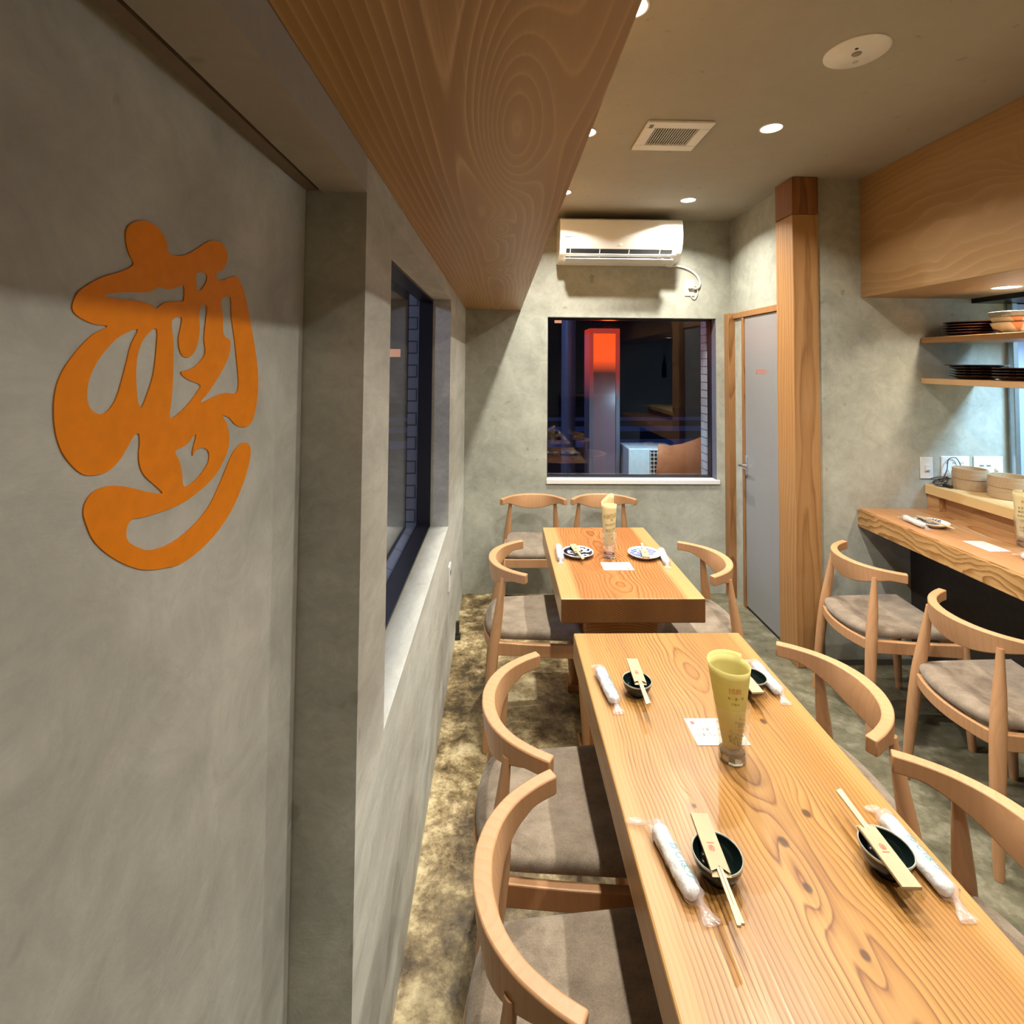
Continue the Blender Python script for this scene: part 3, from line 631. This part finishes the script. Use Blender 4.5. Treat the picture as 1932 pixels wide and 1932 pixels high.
def sauce_bowl(x, y, z, r, label, h=.038):
    t = thing('sauce_bowl', label, 'bowl', (x, y, z), 0, 'small black sauce bowls'); rb = r*.50
    obj('bowl_body', lathe([(0, .002), (rb*.85, .002), (rb*.9, 0), (rb, 0), (rb*1.05, .005), (r*.80, h*.35), (r*.95, h*.70), (r*.99, h*.93), (r*.955, h*.95), (r*.91, h*.72), (r*.74, h*.38), (rb*.8, .008), (0, .006)], 48), SAUCE, t, smooth=60)
    obj('rim', lathe([(r*.985, h*.90), (r*1.003, h*.96), (r*.985, h), (r*.955, h*.985), (r*.945, h*.93), (r*.96, h*.90)], 48, close=True), RIMG, t, smooth=60)
    return t
def chopsticks(sl0, sl1, tip, z, label, tilt=0):
    """flat pair in a paper sleeve; sl0 = closed end, sl1 = open end, tip = end of the bare sticks"""
    a, b, c = (Vector((*p, 0)) for p in (sl0, sl1, tip)); d = (c-a).normalized(); ang = math.atan2(d.y, d.x)
    Ls = (b-a).length; Lt = (c-a).length
    t = thing('wrapped_chopsticks', label, 'chopsticks', (a.x, a.y, z), ang, 'wrapped chopsticks')
    w = .0155
    sl = boxes((0, Ls, -w, w, .0, .0006)); top = poly_fill([[(0.0, -w), (Ls-.006, -w), (Ls-.010, -w*.35), (Ls-.016, 0), (Ls-.010, w*.35), (Ls-.003, w*.9), (0, w)]], .0006)
    bmesh.ops.translate(top, vec=(0, 0, .0042), verts=top.verts)
    sd = boxes((0, Ls-.004, -w, -w+.0008, 0, .0042), (0, Ls-.004, w-.0008, w, 0, .0042), (0, .0006, -w, w, 0, .0046))
    s = obj('paper_sleeve', join([sl, top, sd]), SLEEVE, t)
    em = mini_emblem(.013); xf(em, Matrix.Translation((Ls*.60, 0, .0050)) @ Matrix.Rotation(pi/2, 4, 'Z')); obj('printed_emblem', em, REDINK, s)
    k = boxes((Ls*.60-.011, Ls*.60-.0085, -.006, .006, .0047, .0050)); obj('printed_line', k, REDINK, s)
    k = bmesh.new()
    for sg in (-1, 1):
        loft([[(Lt-.15, sg*.0006, .0009), (Lt-.15, sg*.0038, .0009), (Lt-.15, sg*.0038, .0036), (Lt-.15, sg*.0006, .0036)],
              [(Lt-.03, sg*.0004, .0010), (Lt-.03, sg*.0054, .0010), (Lt-.03, sg*.0054, .0050), (Lt-.03, sg*.0004, .0050)],
              [(Lt-.022, 0, .0010), (Lt-.022, sg*.0056, .0010), (Lt-.022, sg*.0056, .0050), (Lt-.022, 0, .0050)],
              [(Lt-sg*.0015, 0, .0010), (Lt-sg*.0015, sg*.0062, .0010), (Lt-sg*.0015, sg*.0062, .0050), (Lt-sg*.0015, 0, .0050)]], bm=k)
    obj('chopstick_pair', k, STICK, t)
    return t
sauce_bowl(.373, 1.393, Z1, .0385, 'small black bowl with a pale rim at the far left setting of the near table')
chopsticks((.382, 1.480), (.374, 1.368), (.373, 1.288), .7385, 'wrapped chopsticks lying over the farther left bowl of the near table, sticks towards the camera')
sauce_bowl(.690, 1.408, Z1, .0385, 'small black bowl half hidden behind the paper-lined glass of the near table')
chopsticks((.668, 1.328), (.664, 1.445), (.660, 1.523), .7385, 'wrapped chopsticks half hidden by the near glass, sticks pointing to the end wall')
sauce_bowl(.381, .905, Z1, .0420, 'glossy black and green sauce bowl at the left setting nearest the camera', .042)
chopsticks((.377, .975), (.370, .860), (.366, .786), .7425, 'wrapped chopsticks over the left black bowl nearest the camera, sticks towards the viewer')
sauce_bowl(.682, .912, Z1, .0420, 'glossy black sauce bowl at the aisle side setting nearest the camera', .042)
chopsticks((.667, .836), (.670, .950), (.673, 1.024), .7425, 'wrapped chopsticks over the right black bowl nearest the camera, sticks pointing to the end wall')

def plate_mat(kind):
    t = NT(kind); x, y, z = t.sep(); 
    if kind == 'navy and white star pattern glaze':
        g = None; st = None
        for cx, cy in ((.030, -.018), (-.028, .020), (.022, .036), (-.040, -.034), (.0, -.055), (.052, .03), (-.005, .0)):
            dx = t.ma('SUBTRACT', x, cx); dy = t.ma('SUBTRACT', y, cy)
            d = t.ma('SQRT', t.ma('ADD', t.ma('MULTIPLY', dx, dx), t.ma('MULTIPLY', dy, dy)))
            k = t.ma('LESS_THAN', d, .0185)
            q = t.ma('ADD', t.ma('POWER', t.ma('ABSOLUTE', dx), .6), t.ma('POWER', t.ma('ABSOLUTE', dy), .6)); s = t.ma('LESS_THAN', q, .078)
            g = k if g is None else t.ma('MAXIMUM', g, k); st = s if st is None else t.ma('MAXIMUM', st, s)
        f = t.ma('SUBTRACT', g, st, clamp=True); dark = (.008, .010, .035)
    else:
        n = t.noise(t.mp(), 14, 1); d = t.ma('SQRT', t.ma('ADD', t.ma('MULTIPLY', t.ma('SUBTRACT', x, .03), t.ma('SUBTRACT', x, .03)), t.ma('MULTIPLY', t.ma('ADD', y, .05), t.ma('ADD', y, .05))))
        w1 = t.ma('SINE', t.ma('ADD', t.ma('MULTIPLY', d, 650), t.ma('MULTIPLY', n, 9)))
        blob = t.ma('GREATER_THAN', t.noise(t.mp(), 26, 1), .60)
        f = t.ma('MAXIMUM', t.ma('GREATER_THAN', w1, .72), blob); dark = (.045, .09, .30) if 'wave' in kind else (.02, .03, .12)
    rr = t.ma('SQRT', t.ma('ADD', t.ma('MULTIPLY', x, x), t.ma('MULTIPLY', y, y)))
    f = t.ma('MAXIMUM', f, t.ma('GREATER_THAN', rr, .0655))
    up = t.ma('LESS_THAN', t.sep(t.new('ShaderNodeNewGeometry').outputs['Normal'])[2], .0); f = t.ma('MAXIMUM', f, up)
    t.base(t.mix(f, dark, (.74, .70, .60)), .12); t.b.inputs['Coat Weight'].default_value = .4; return t.m
def small_plate(x, y, z, label, m, r=.072):
    t = thing('small_plate', label, 'plate', (x, y, z), 0, 'small patterned plates')
    obj('plate_body', lathe([(0, .003), (r*.5, .003), (r*.52, 0), (r*.58, 0), (r*.62, .004), (r*.85, .011), (r, .0195), (r*.985, .0215), (r*.84, .0145), (r*.6, .0085), (0, .0065)], 56), m, t, smooth=55)
    return t
PM1 = plate_mat('navy and white star pattern glaze'); PM2 = plate_mat('blue wave pattern glaze'); PM3 = plate_mat('dark blue brush pattern glaze')
small_plate(.364, 2.376, Z1, 'black and white star-patterned plate on the left of the far table', PM1)
small_plate(.666, 2.364, Z1, 'blue and white wave-patterned plate on the right of the far table', PM2, .074)
small_plate(2.068, 2.430, ZK, 'blue and white plate on the counter beside the wrapped towel', PM3, .070)
chopsticks((.350, 2.452), (.362, 2.352), (.371, 2.272), .7215, 'wrapped chopsticks across the black and white plate on the far table')
chopsticks((.655, 2.292), (.672, 2.385), (.684, 2.468), .7215, 'wrapped chopsticks across the blue plate on the far table')
chopsticks((2.062, 2.506), (2.062, 2.40), (2.070, 2.308), .8415, 'wrapped chopsticks across the plate on the counter')

# ---- glasses lined with rolled menu paper
def tumbler(x, y, z, r0, r1, h, label):
    t = thing('glass_tumbler', label, 'glass', (x, y, z), 0, 'glass tumblers holding menus')
    obj('glass_body', lathe([(0, 0), (r0*.86, 0), (r0*.97, .003), (r0, .008), (r0*.985, .012), (r0+(r1-r0)*.25, h*.3), (r0+(r1-r0)*.6, h*.65), (r1, h), (r1-.0016, h+.0006), (r1-.003, h), (r0+(r1-r0)*.6-.0028, h*.65), (r0+(r1-r0)*.25-.0028, h*.3), (r0-.004, .026), (r0*.6, .021), (0, .0205)], 24), GLASS, t, smooth=35)
    obj('glass_base', lathe([(0, .0008), (r0*.84, .0008), (r0*.93, .003), (r0*.95, .008), (r0*.93, .0185), (r0*.55, .0195), (0, .019)], 10), GLASSR, t)
    return t
def menu_roll(x, y, z, z0, z1, ra, rb, m, label, lines, flip, rot=0, cut=.02, lean=(0, 0), peak=0, a_end=None):
    t = thing('rolled_menu', label, 'menu', (x, y, z), 0, 'rolled paper menus')
    n = 64; turns = 1.35; bm = bmesh.new(); grid = []
    def rad(k, f): return ra+(rb-ra)*f - .0016*k*turns
    def P(k, f, off=0):
        th = rot+k*turns*2*pi; zz = z0+(z1-z0)*f
        tz = zz + (f**3)*(cut*(1-k) + peak*math.exp(-((k-.04)/.11)**2)) + (1-f)**2*cut*1.2*(k)
        r = rad(k, f)+off; return Vector((r*cos(th)+lean[0]*f, r*sin(th)+lean[1]*f, tz))
    for j in range(13): grid.append([bm.verts.new(P(i/n, j/12)) for i in range(n+1)])
    for j in range(12):
        for i in range(n): bm.faces.new((grid[j][i], grid[j][i+1], grid[j+1][i+1], grid[j+1][i]))
    p = obj('paper', bm, m, t, smooth=70)
    sm = p.modifiers.new('solid', 'SOLIDIFY'); sm.thickness = .0004
    for (s, size, f, th0, slant, ink) in lines:
        lm = text_mesh(s, size, flip=flip)
        for v in lm.verts:
            u, w_ = v.co.x, v.co.y; r = rad(0, f)+.0012 
            ff = f+(w_+u*slant)/(z1-z0); r = rad(0, max(0, min(1, ff)))+.0013
            th = th0+u/r; v.co = Vector((r*cos(th)+lean[0]*ff, r*sin(th)+lean[1]*ff, z0+(z1-z0)*ff+(max(0, ff)**3)*cut*.5))
        obj('printed_line', lm, ink, t)
    return t
F0 = -pi/2
near_lines = [('焼酎', .014, .80, F0-.15, 0, REDINK), ('芋・麦・米', .0072, .71, F0-.10, 0, INK), ('水割り', .0066, .64, F0-.15, 0, INK),
              ('ロック', .0072, .44, F0+.40, -.3, INK), ('お湯割り', .0076, .39, F0+.25, -.3, INK), ('ソーダ割', .0072, .34, F0+.5, -.3, INK), ('焼酎', .011, .285, F0+.45, -.35, REDINK),
              ('梅酒 ロック', .0075, .245, F0+.10, -.40, INK), ('日本酒 冷', .0075, .200, F0+.04, -.45, INK), ('日本酒 熱燗', .0075, .155, F0+.06, -.5, INK), ('果実酒 各種', .0075, .110, F0+.12, -.5, INK)]
tumbler(.527, 1.168, Z1, .0300, .0400, .125, 'clear faceted tumbler standing on the near table over the white card')
menu_roll(.527, 1.168, Z1, .026, .203, .0205, .0470, ROLL1, 'yellow-green printed menu rolled up in the near tumbler', near_lines, True, rot=radians(30), cut=.012, lean=(-.006, 0))
fl = []
for i, f in enumerate((.80, .765, .73, .585, .56, .46, .425, .395, .34)):
    fl.append((('おすすめ 本日の一品', '季節の野菜 天ぷら盛り', 'だし巻き玉子 焼き物', '本日の おさしみ', 'ごはんもの 汁物', 'お飲みもの 各種', 'お茶 ほうじ茶', 'デザート', 'どうぞ')[i], .0066, f, F0-.05, .18, INK))
fl += [('●', .009, .685, F0+.15, 0, REDINK), ('●', .008, .24, F0+.3, 0, REDINK)]
tumbler(.503, 2.355, Z1, .0275, .0345, .12, 'clear tumbler standing on the far table behind the small white card')
menu_roll(.503, 2.355, Z1, .048, .232, .0245, .0355, ROLL2, 'tall cream printed menu rolled in the tumbler on the far table', fl, False, rot=radians(40), cut=.02, peak=.03)
tumbler(2.238, 2.155, ZK, .0300, .0370, .12, 'clear tumbler standing on the counter at the right edge of the photo')
cl = [(s, .0095, f, F0-.6, .05, INK) for s, f in (('お品書き', .86), ('おすすめ 一品', .72), ('焼き物 揚げ物', .64), ('本日のおさしみ', .55), ('ごはん 汁物', .45), ('日本酒 焼酎', .30), ('お飲みもの', .23))]
menu_roll(2.238, 2.155, ZK, .026, .215, .0250, .0380, ROLL2, 'cream printed menu rolled in the tumbler on the counter', cl, False, rot=radians(50), cut=.016)

def card(x, y, z, w_, l_, rz, label, lines, stamp=None):
    t = thing('white_card', label, 'card', (x, y, z), rz, 'handwritten cards')
    obj('card_sheet', box(-w_/2, w_/2, -l_/2, l_/2, .0003, .0010), PAPER, t)
    for s, size, dx, dy in lines:
        obj('handwriting', xf(text_mesh(s, size), Matrix.Translation((dx, dy, .0013))), GREYINK, t)
    if stamp: obj('stamp', xf(mini_emblem(stamp[2]), Matrix.Translation((stamp[0], stamp[1], .0013))), REDINK, t)
card(.526, 1.251, Z1, .124, .090, pi, 'handwritten white card with a red stamp under the near glass', [('ごゆっくりと', .012, .0, -.033), ('おめしあがり', .013, .012, -.008), ('くださいませ', .013, .014, .010)], (.048, -.030, .014))
card(.516, 2.252, Z1, .131, .087, 0, 'small white card with faint writing in front of the far glass', [('おすすめ', .009, -.03, .03), ('ご予約 承ります', .009, -.005, .012), ('ありがとうございます', .008, .0, -.008)], (.045, -.028, .012))
card(2.067, 2.156, ZK, .092, .126, 0, 'white card lying on the counter in front of the plate', [('おすすめ', .009, 0, .02), ('どうぞ', .010, 0, -.01)], (.02, -.045, .010))

# ================================================================ STEAMERS, CABLE, CROCKERY
def steamer(x, y, z, r, h, label):
    t = thing('bamboo_steamer', label, 'steamer', (x, y, z), random.uniform(0, 6), 'bamboo steamers on the ledge')
    obj('steamer_wall', lathe([(r, .0), (r, h), (r-.006, h), (r-.006, .004), (r-.010, .004), (r-.010, 0)], 48, close=True), BAMB, t, smooth=40)
    obj('steamer_band', lathe([(r+.0006, h*.04), (r+.0022, h*.05), (r+.0022, h*.60), (r+.0006, h*.61)], 48, close=True), BAMB, t, smooth=40)
    obj('steamer_base', lathe([(0, .006), (r-.008, .006), (r-.008, .010), (0, .010)], 40), BAMB, t)
    return t
steamer(2.435, 2.618, .95, .072, .0525, 'round bamboo steamer by the cables, bottom of its stack')
steamer(2.435, 2.618, 1.003, .072, .0525, 'round bamboo steamer by the cables, top of its stack')
steamer(2.465, 2.440, .95, .081, .0525, 'round bamboo steamer nearer the glass, bottom of its stack')
steamer(2.465, 2.440, 1.003, .081, .0525, 'round bamboo steamer nearer the glass, top of its stack')
bm = bmesh.new(); rn = random.Random(3)
for k in range(4):
    cx, cy = 2.322+rn.uniform(-.006, .006), 2.668+rn.uniform(-.004, .004); r = .034+k*.003
    tube(cr([(cx+r*cos(a_)*.95, cy+r*sin(a_)*.55, .954+k*.009+.012*(1+sin(a_+k))) for a_ in [i*2*pi/14 for i in range(15)]], 3), .0022, 8, bm=bm)
tube(cr([(2.345, 2.69, .965), (2.385, 2.700, 1.03), (2.405, 2.712, 1.082), (2.445, 2.712, 1.092), (2.470, 2.712, 1.055), (2.468, 2.712, 1.025)], 5), .0022, 8, bm=bm)
bx(bm, 2.328, 2.345, 2.62, 2.665, .951, .966)
tag(obj('cable_coil', bm, simple('black rubber cable', (.015, .015, .018), .4), smooth=60), 'coil of black cable lying on the ledge against the wall', 'cable')

def lacquer_plate(x, y, z, r, label, group, h=.020, m=None):
    t = tag(obj('lacquer_plate', lathe([(0, .0), (r*.62, 0), (r*.66, .002), (r*.93, h*.72), (r, h*.80), (r, h), (r*.985, h), (r*.90, h*.80), (r*.6, .006), (0, .005)], 48), m or LACQ, smooth=40), label, 'plate', group); t.location = (x, y, z); return t
ordn2 = ('bottom', 'second up', 'middle', 'second down', 'top')
ordn = ('bottom', 'second from the bottom', 'middle', 'second from the top', 'top')
for i in range(5):
    lacquer_plate(2.430, 2.575, 1.7355+i*.0135, .122, 'dark lacquer plate on the upper shelf, %s of the stack' % ordn2[i], 'lacquer plates on the upper shelf')
for i in range(5):
    lacquer_plate(2.435, 2.570, 1.5165+i*.0135, .108 if i < 4 else .125, 'lower shelf dark lacquer plate, %s of the stack by the wall' % ordn2[i], 'lacquer plates in the left stack of the lower shelf')
for i in range(4):
    lacquer_plate(2.430, 2.333, 1.5165+i*.0135, .112, 'lower shelf dark lacquer plate, %s of the stack at the photo edge' % ('bottom', 'second', 'third', 'top')[i], 'lacquer plates in the right stack of the lower shelf')
def big_bowl(x, y, z, r, h, m, label):
    o = tag(obj('stoneware_bowl', lathe([(0, .003), (r*.45, .003), (r*.47, 0), (r*.55, 0), (r*.62, .006), (r*.88, h*.45), (r, h*.97), (r*.985, h), (r*.96, h*.97), (r*.83, h*.45), (r*.5, .012), (0, .009)], 44), m, smooth=50), label, 'bowl', 'stoneware bowls on the upper shelf'); o.location = (x, y, z)
big_bowl(2.405, 2.335, 1.7355, .088, .052, RUST, 'cream and rust stoneware bowl, bottom of the stack on the upper shelf')
big_bowl(2.405, 2.335, 1.761, .088, .052, RUST, 'cream and rust stoneware bowl, second in the stack on the upper shelf')
big_bowl(2.400, 2.335, 1.788, .092, .050, STONE, 'grey speckled stoneware bowl, top of the stack on the upper shelf')

# ================================================================ OUTSIDE AND BEHIND
struct('ground', box(-30, 30, YO+.02, 40, -.25, -.15), ASPH)
struct('ground_side', box(-30, -.62, -6, YO+.02, -.25, -.15), PAVE)
struct('wall_exterior', boxes((-.447, XO, WY1, YO, -.15, 3), (-.447, XO, .0, WY0, -.15, 3), (-.447, XO, WY0, WY1, -.15, .78), (BX1-.012, BX1+.3, YO, YO+.10, -.15, 3)), TILE)
t = thing('sign_pillar', 'tall translucent sign pillar glowing orange outside the end window', 'sign', (.90, 4.6, 0))
sg = NT('glowing orange acrylic'); zz = sg.sep()[2]
kk = sg.ramp(zz, [(.0, 0.0), (.5, 1.0)]); mr = sg.new('ShaderNodeMapRange'); sg.put(mr.inputs[0], zz); mr.inputs[1].default_value = 1.50; mr.inputs[2].default_value = 1.62
sg.put(sg.b.inputs['Base Color'], (.16, .15, .19)); sg.put(sg.b.inputs['Emission Color'], sg.ramp(zz, [(.0, (.05, .035, .05)), (1.0, (1, .085, .0))]))
sg.nt.links.new(sg.mix(mr.outputs[0], (.055, .055, .055), (1.3, 1.3, 1.3)), sg.b.inputs['Emission Strength']); sg.b.inputs['Roughness'].default_value = .3
t.location = (.915, 4.62, 0)
obj('lit_panel', box(-.098, .098, -.135, -.125, .0, 1.845), sg.m, t)
cs = NT('smoky casing lit from inside'); mr = cs.new('ShaderNodeMapRange'); cs.put(mr.inputs[0], cs.sep()[2]); mr.inputs[1].default_value = 1.25; mr.inputs[2].default_value = 1.65
cs.put(cs.b.inputs['Base Color'], (.16, .14, .18)); cs.put(cs.b.inputs['Emission Color'], (1, .06, .02)); cs.nt.links.new(cs.ma('MULTIPLY', mr.outputs[0], .42), cs.b.inputs['Emission Strength'])
obj('casing', boxes((-.135, -.098, -.145, .12, 0, 1.89), (.098, .135, -.145, .12, 0, 1.89), (-.135, .135, -.145, .12, 1.845, 1.89)), cs.m, t, bevel=.004)
area('sign_lamp', (0, -.32, 1.86), .12, 1.4, (1, .16, .03), rot=(radians(-55), 0, 0), parent=t)
tag(obj('utility_pole', tube([(.72, 5.4, -.15), (.72, 5.4, 5)], .075, 24), simple('galvanised pole', (.22, .24, .34), .35, .3), smooth=60), 'thick grey round pole outside, left of the orange sign pillar', 'pole')
area('outside_fill', (-2.6, .6, 2.6), .4, 40, (.55, .65, 1), rot=(radians(35), radians(-35), 0))  # added light with no real lamp behind it, brightens outer tiles and pavement
area('outside_fill', (-.8, 4.6, 3.4), .4, 34, (.35, .5, 1), rot=(radians(-12), radians(-10), 0))  # blue light from above the street, without a lamp post
t = thing('condenser_unit', 'pale blue outdoor air-conditioning unit seen low through the end window', 'outdoor unit', (1.16, 4.25, 0))
obj('casing', box(-.09, .32, 0, .32, .45, .88), simple('pale unit casing', (.50, .58, .62), .4), t, bevel=.008)
gg = bmesh.new()
for i in range(8): bx(gg, .09+i*.028, .094+i*.028, -.006, -.002, .47, .86)
for i in range(12): bx(gg, .085, .31, -.008, -.005, .48+i*.033, .484+i*.033)
obj('grille', gg, WHITEPL, t); obj('grille_recess', box(.085, .31, -.002, .001, .47, .865), BLACK, t)
area('unit_fill', (.0, -.3, 1.25), .12, 4.0, (.45, .8, 1), rot=(radians(25), 0, 0), parent=t)  # added light without a fixture, brightens the unit casing
cl = bmesh.new(); ctop = [(1.27, .945), (1.36, .93), (1.46, .945), (1.55, .975), (1.63, 1.005), (1.69, .90), (1.78, .89)]
gr = []
for (x, zt) in ctop: gr.append([cl.verts.new((x-.02*j, 4.10-.01*sin(x*30+j), zt-(zt+.15)*j/5)) for j in range(6)])
for A_, B_ in zip(gr, gr[1:]):
    for j in range(5): cl.faces.new((A_[j], B_[j], B_[j+1], A_[j+1]))
o = tag(obj('orange_banner', cl, simple('rust orange cloth', (.24, .075, .022), .8), smooth=60), 'rust orange cloth draped outside at the lower right of the end window', 'banner'); o.modifiers.new('s', 'SOLIDIFY').thickness = .004
area('banner_fill', (1.5, 3.95, 1.5), .1, .12, (1, .6, .3), rot=(0, 0, 0))  # no fixture here, a light added to brighten the cloth
aw = bmesh.new()
bx(aw, 1.9, 1.95, YO, 4.005, 1.95, 2.0)
loft([[(1.50, 4.0, 2.10), (2.1, 4.0, 2.10), (2.1, 4.0, 1.20)], [(1.50, 4.02, 2.10), (2.1, 4.02, 2.10), (2.1, 4.02, 1.20)]], bm=aw)
tag(obj('awning_cloth', aw, simple('faded red awning', (.20, .06, .04), .8)), 'faded red awning corner outside at the upper right of the end window', 'awning')
for i in range(3):
    o = tag(obj('crossing_stripe', box(-6, 8, 0, 1.0, -.15, -.146), simple('road paint', (.5, .58, .9), .6)), 'white painted stripe of the road crossing outside', 'road marking', 'road crossing stripes', 'stuff' if 0 else None)
    o.location = (0, 10.5+i*2.4, 0); o.rotation_euler = (0, 0, radians(5))
t = thing('far_building', 'dark building across the road with small lit windows', 'building', (-4, 21, 0))
obj('facade', box(-12, 16, 0, .4, -.15, 7), simple('dark facade', (.03, .032, .045), .8), t)
for dx, dz in ((-.35, 1.95), (.55, 1.95), (6.5, 3.4)): 
    o = obj('lit_window', box(-.28, .28, -.03, -.01, -.16, .16), emit('lit window glow', (1, .45, .25), .9), t, loc=(dx, 0, dz))
# rear of the room, seen only mirrored in the panes
t = thing('service_counter', 'dark service counter at the rear of the room', 'counter', (1.6, YR+.35, 0))
obj('cabinet', box(-.5, .5, -.25, .25, 0, 1.0), DARKWOOD, t, bevel=.004); obj('worktop', box(-.53, .53, -.28, .28, 1.0, 1.04), SHF, t, bevel=.003)
t = thing('bottle_poster', 'framed picture of a dark bottle on the rear wall', 'picture', (3.1, YR, 1.55))
obj('print', box(-.15, .15, 0, .012, -.26, .26), PAPER, t)
obj('bottle_print', xf(poly_fill([[(-.045, -.22), (.045, -.22), (.045, .02), (.015, .10), (.015, .20), (-.015, .20), (-.015, .10), (-.045, .02)]], .002), Matrix.Translation((0, .012, 0)) @ Matrix.Rotation(pi/2, 4, 'X')), INK, t)
t = thing('pendant_spot', 'small spotlight hanging near the rear wall', 'lamp', (2.35, YR+.35, 2.15))
obj('shade', lathe([(.012, .09), (.05, .0), (.045, .0), (.010, .085)], 28, close=True), BLACK, t, smooth=40)
obj('stem', tube([(0, 0, .088), (0, 0, .45)], .006, 8), BLACK, t, smooth=60)
obj('bulb', lathe([(0, .005), (.035, .005), (.035, .012), (0, .012)], 24), LAMPM, t)
area('lamp', (0, 0, -.004), .07, 6, WARM, parent=t)
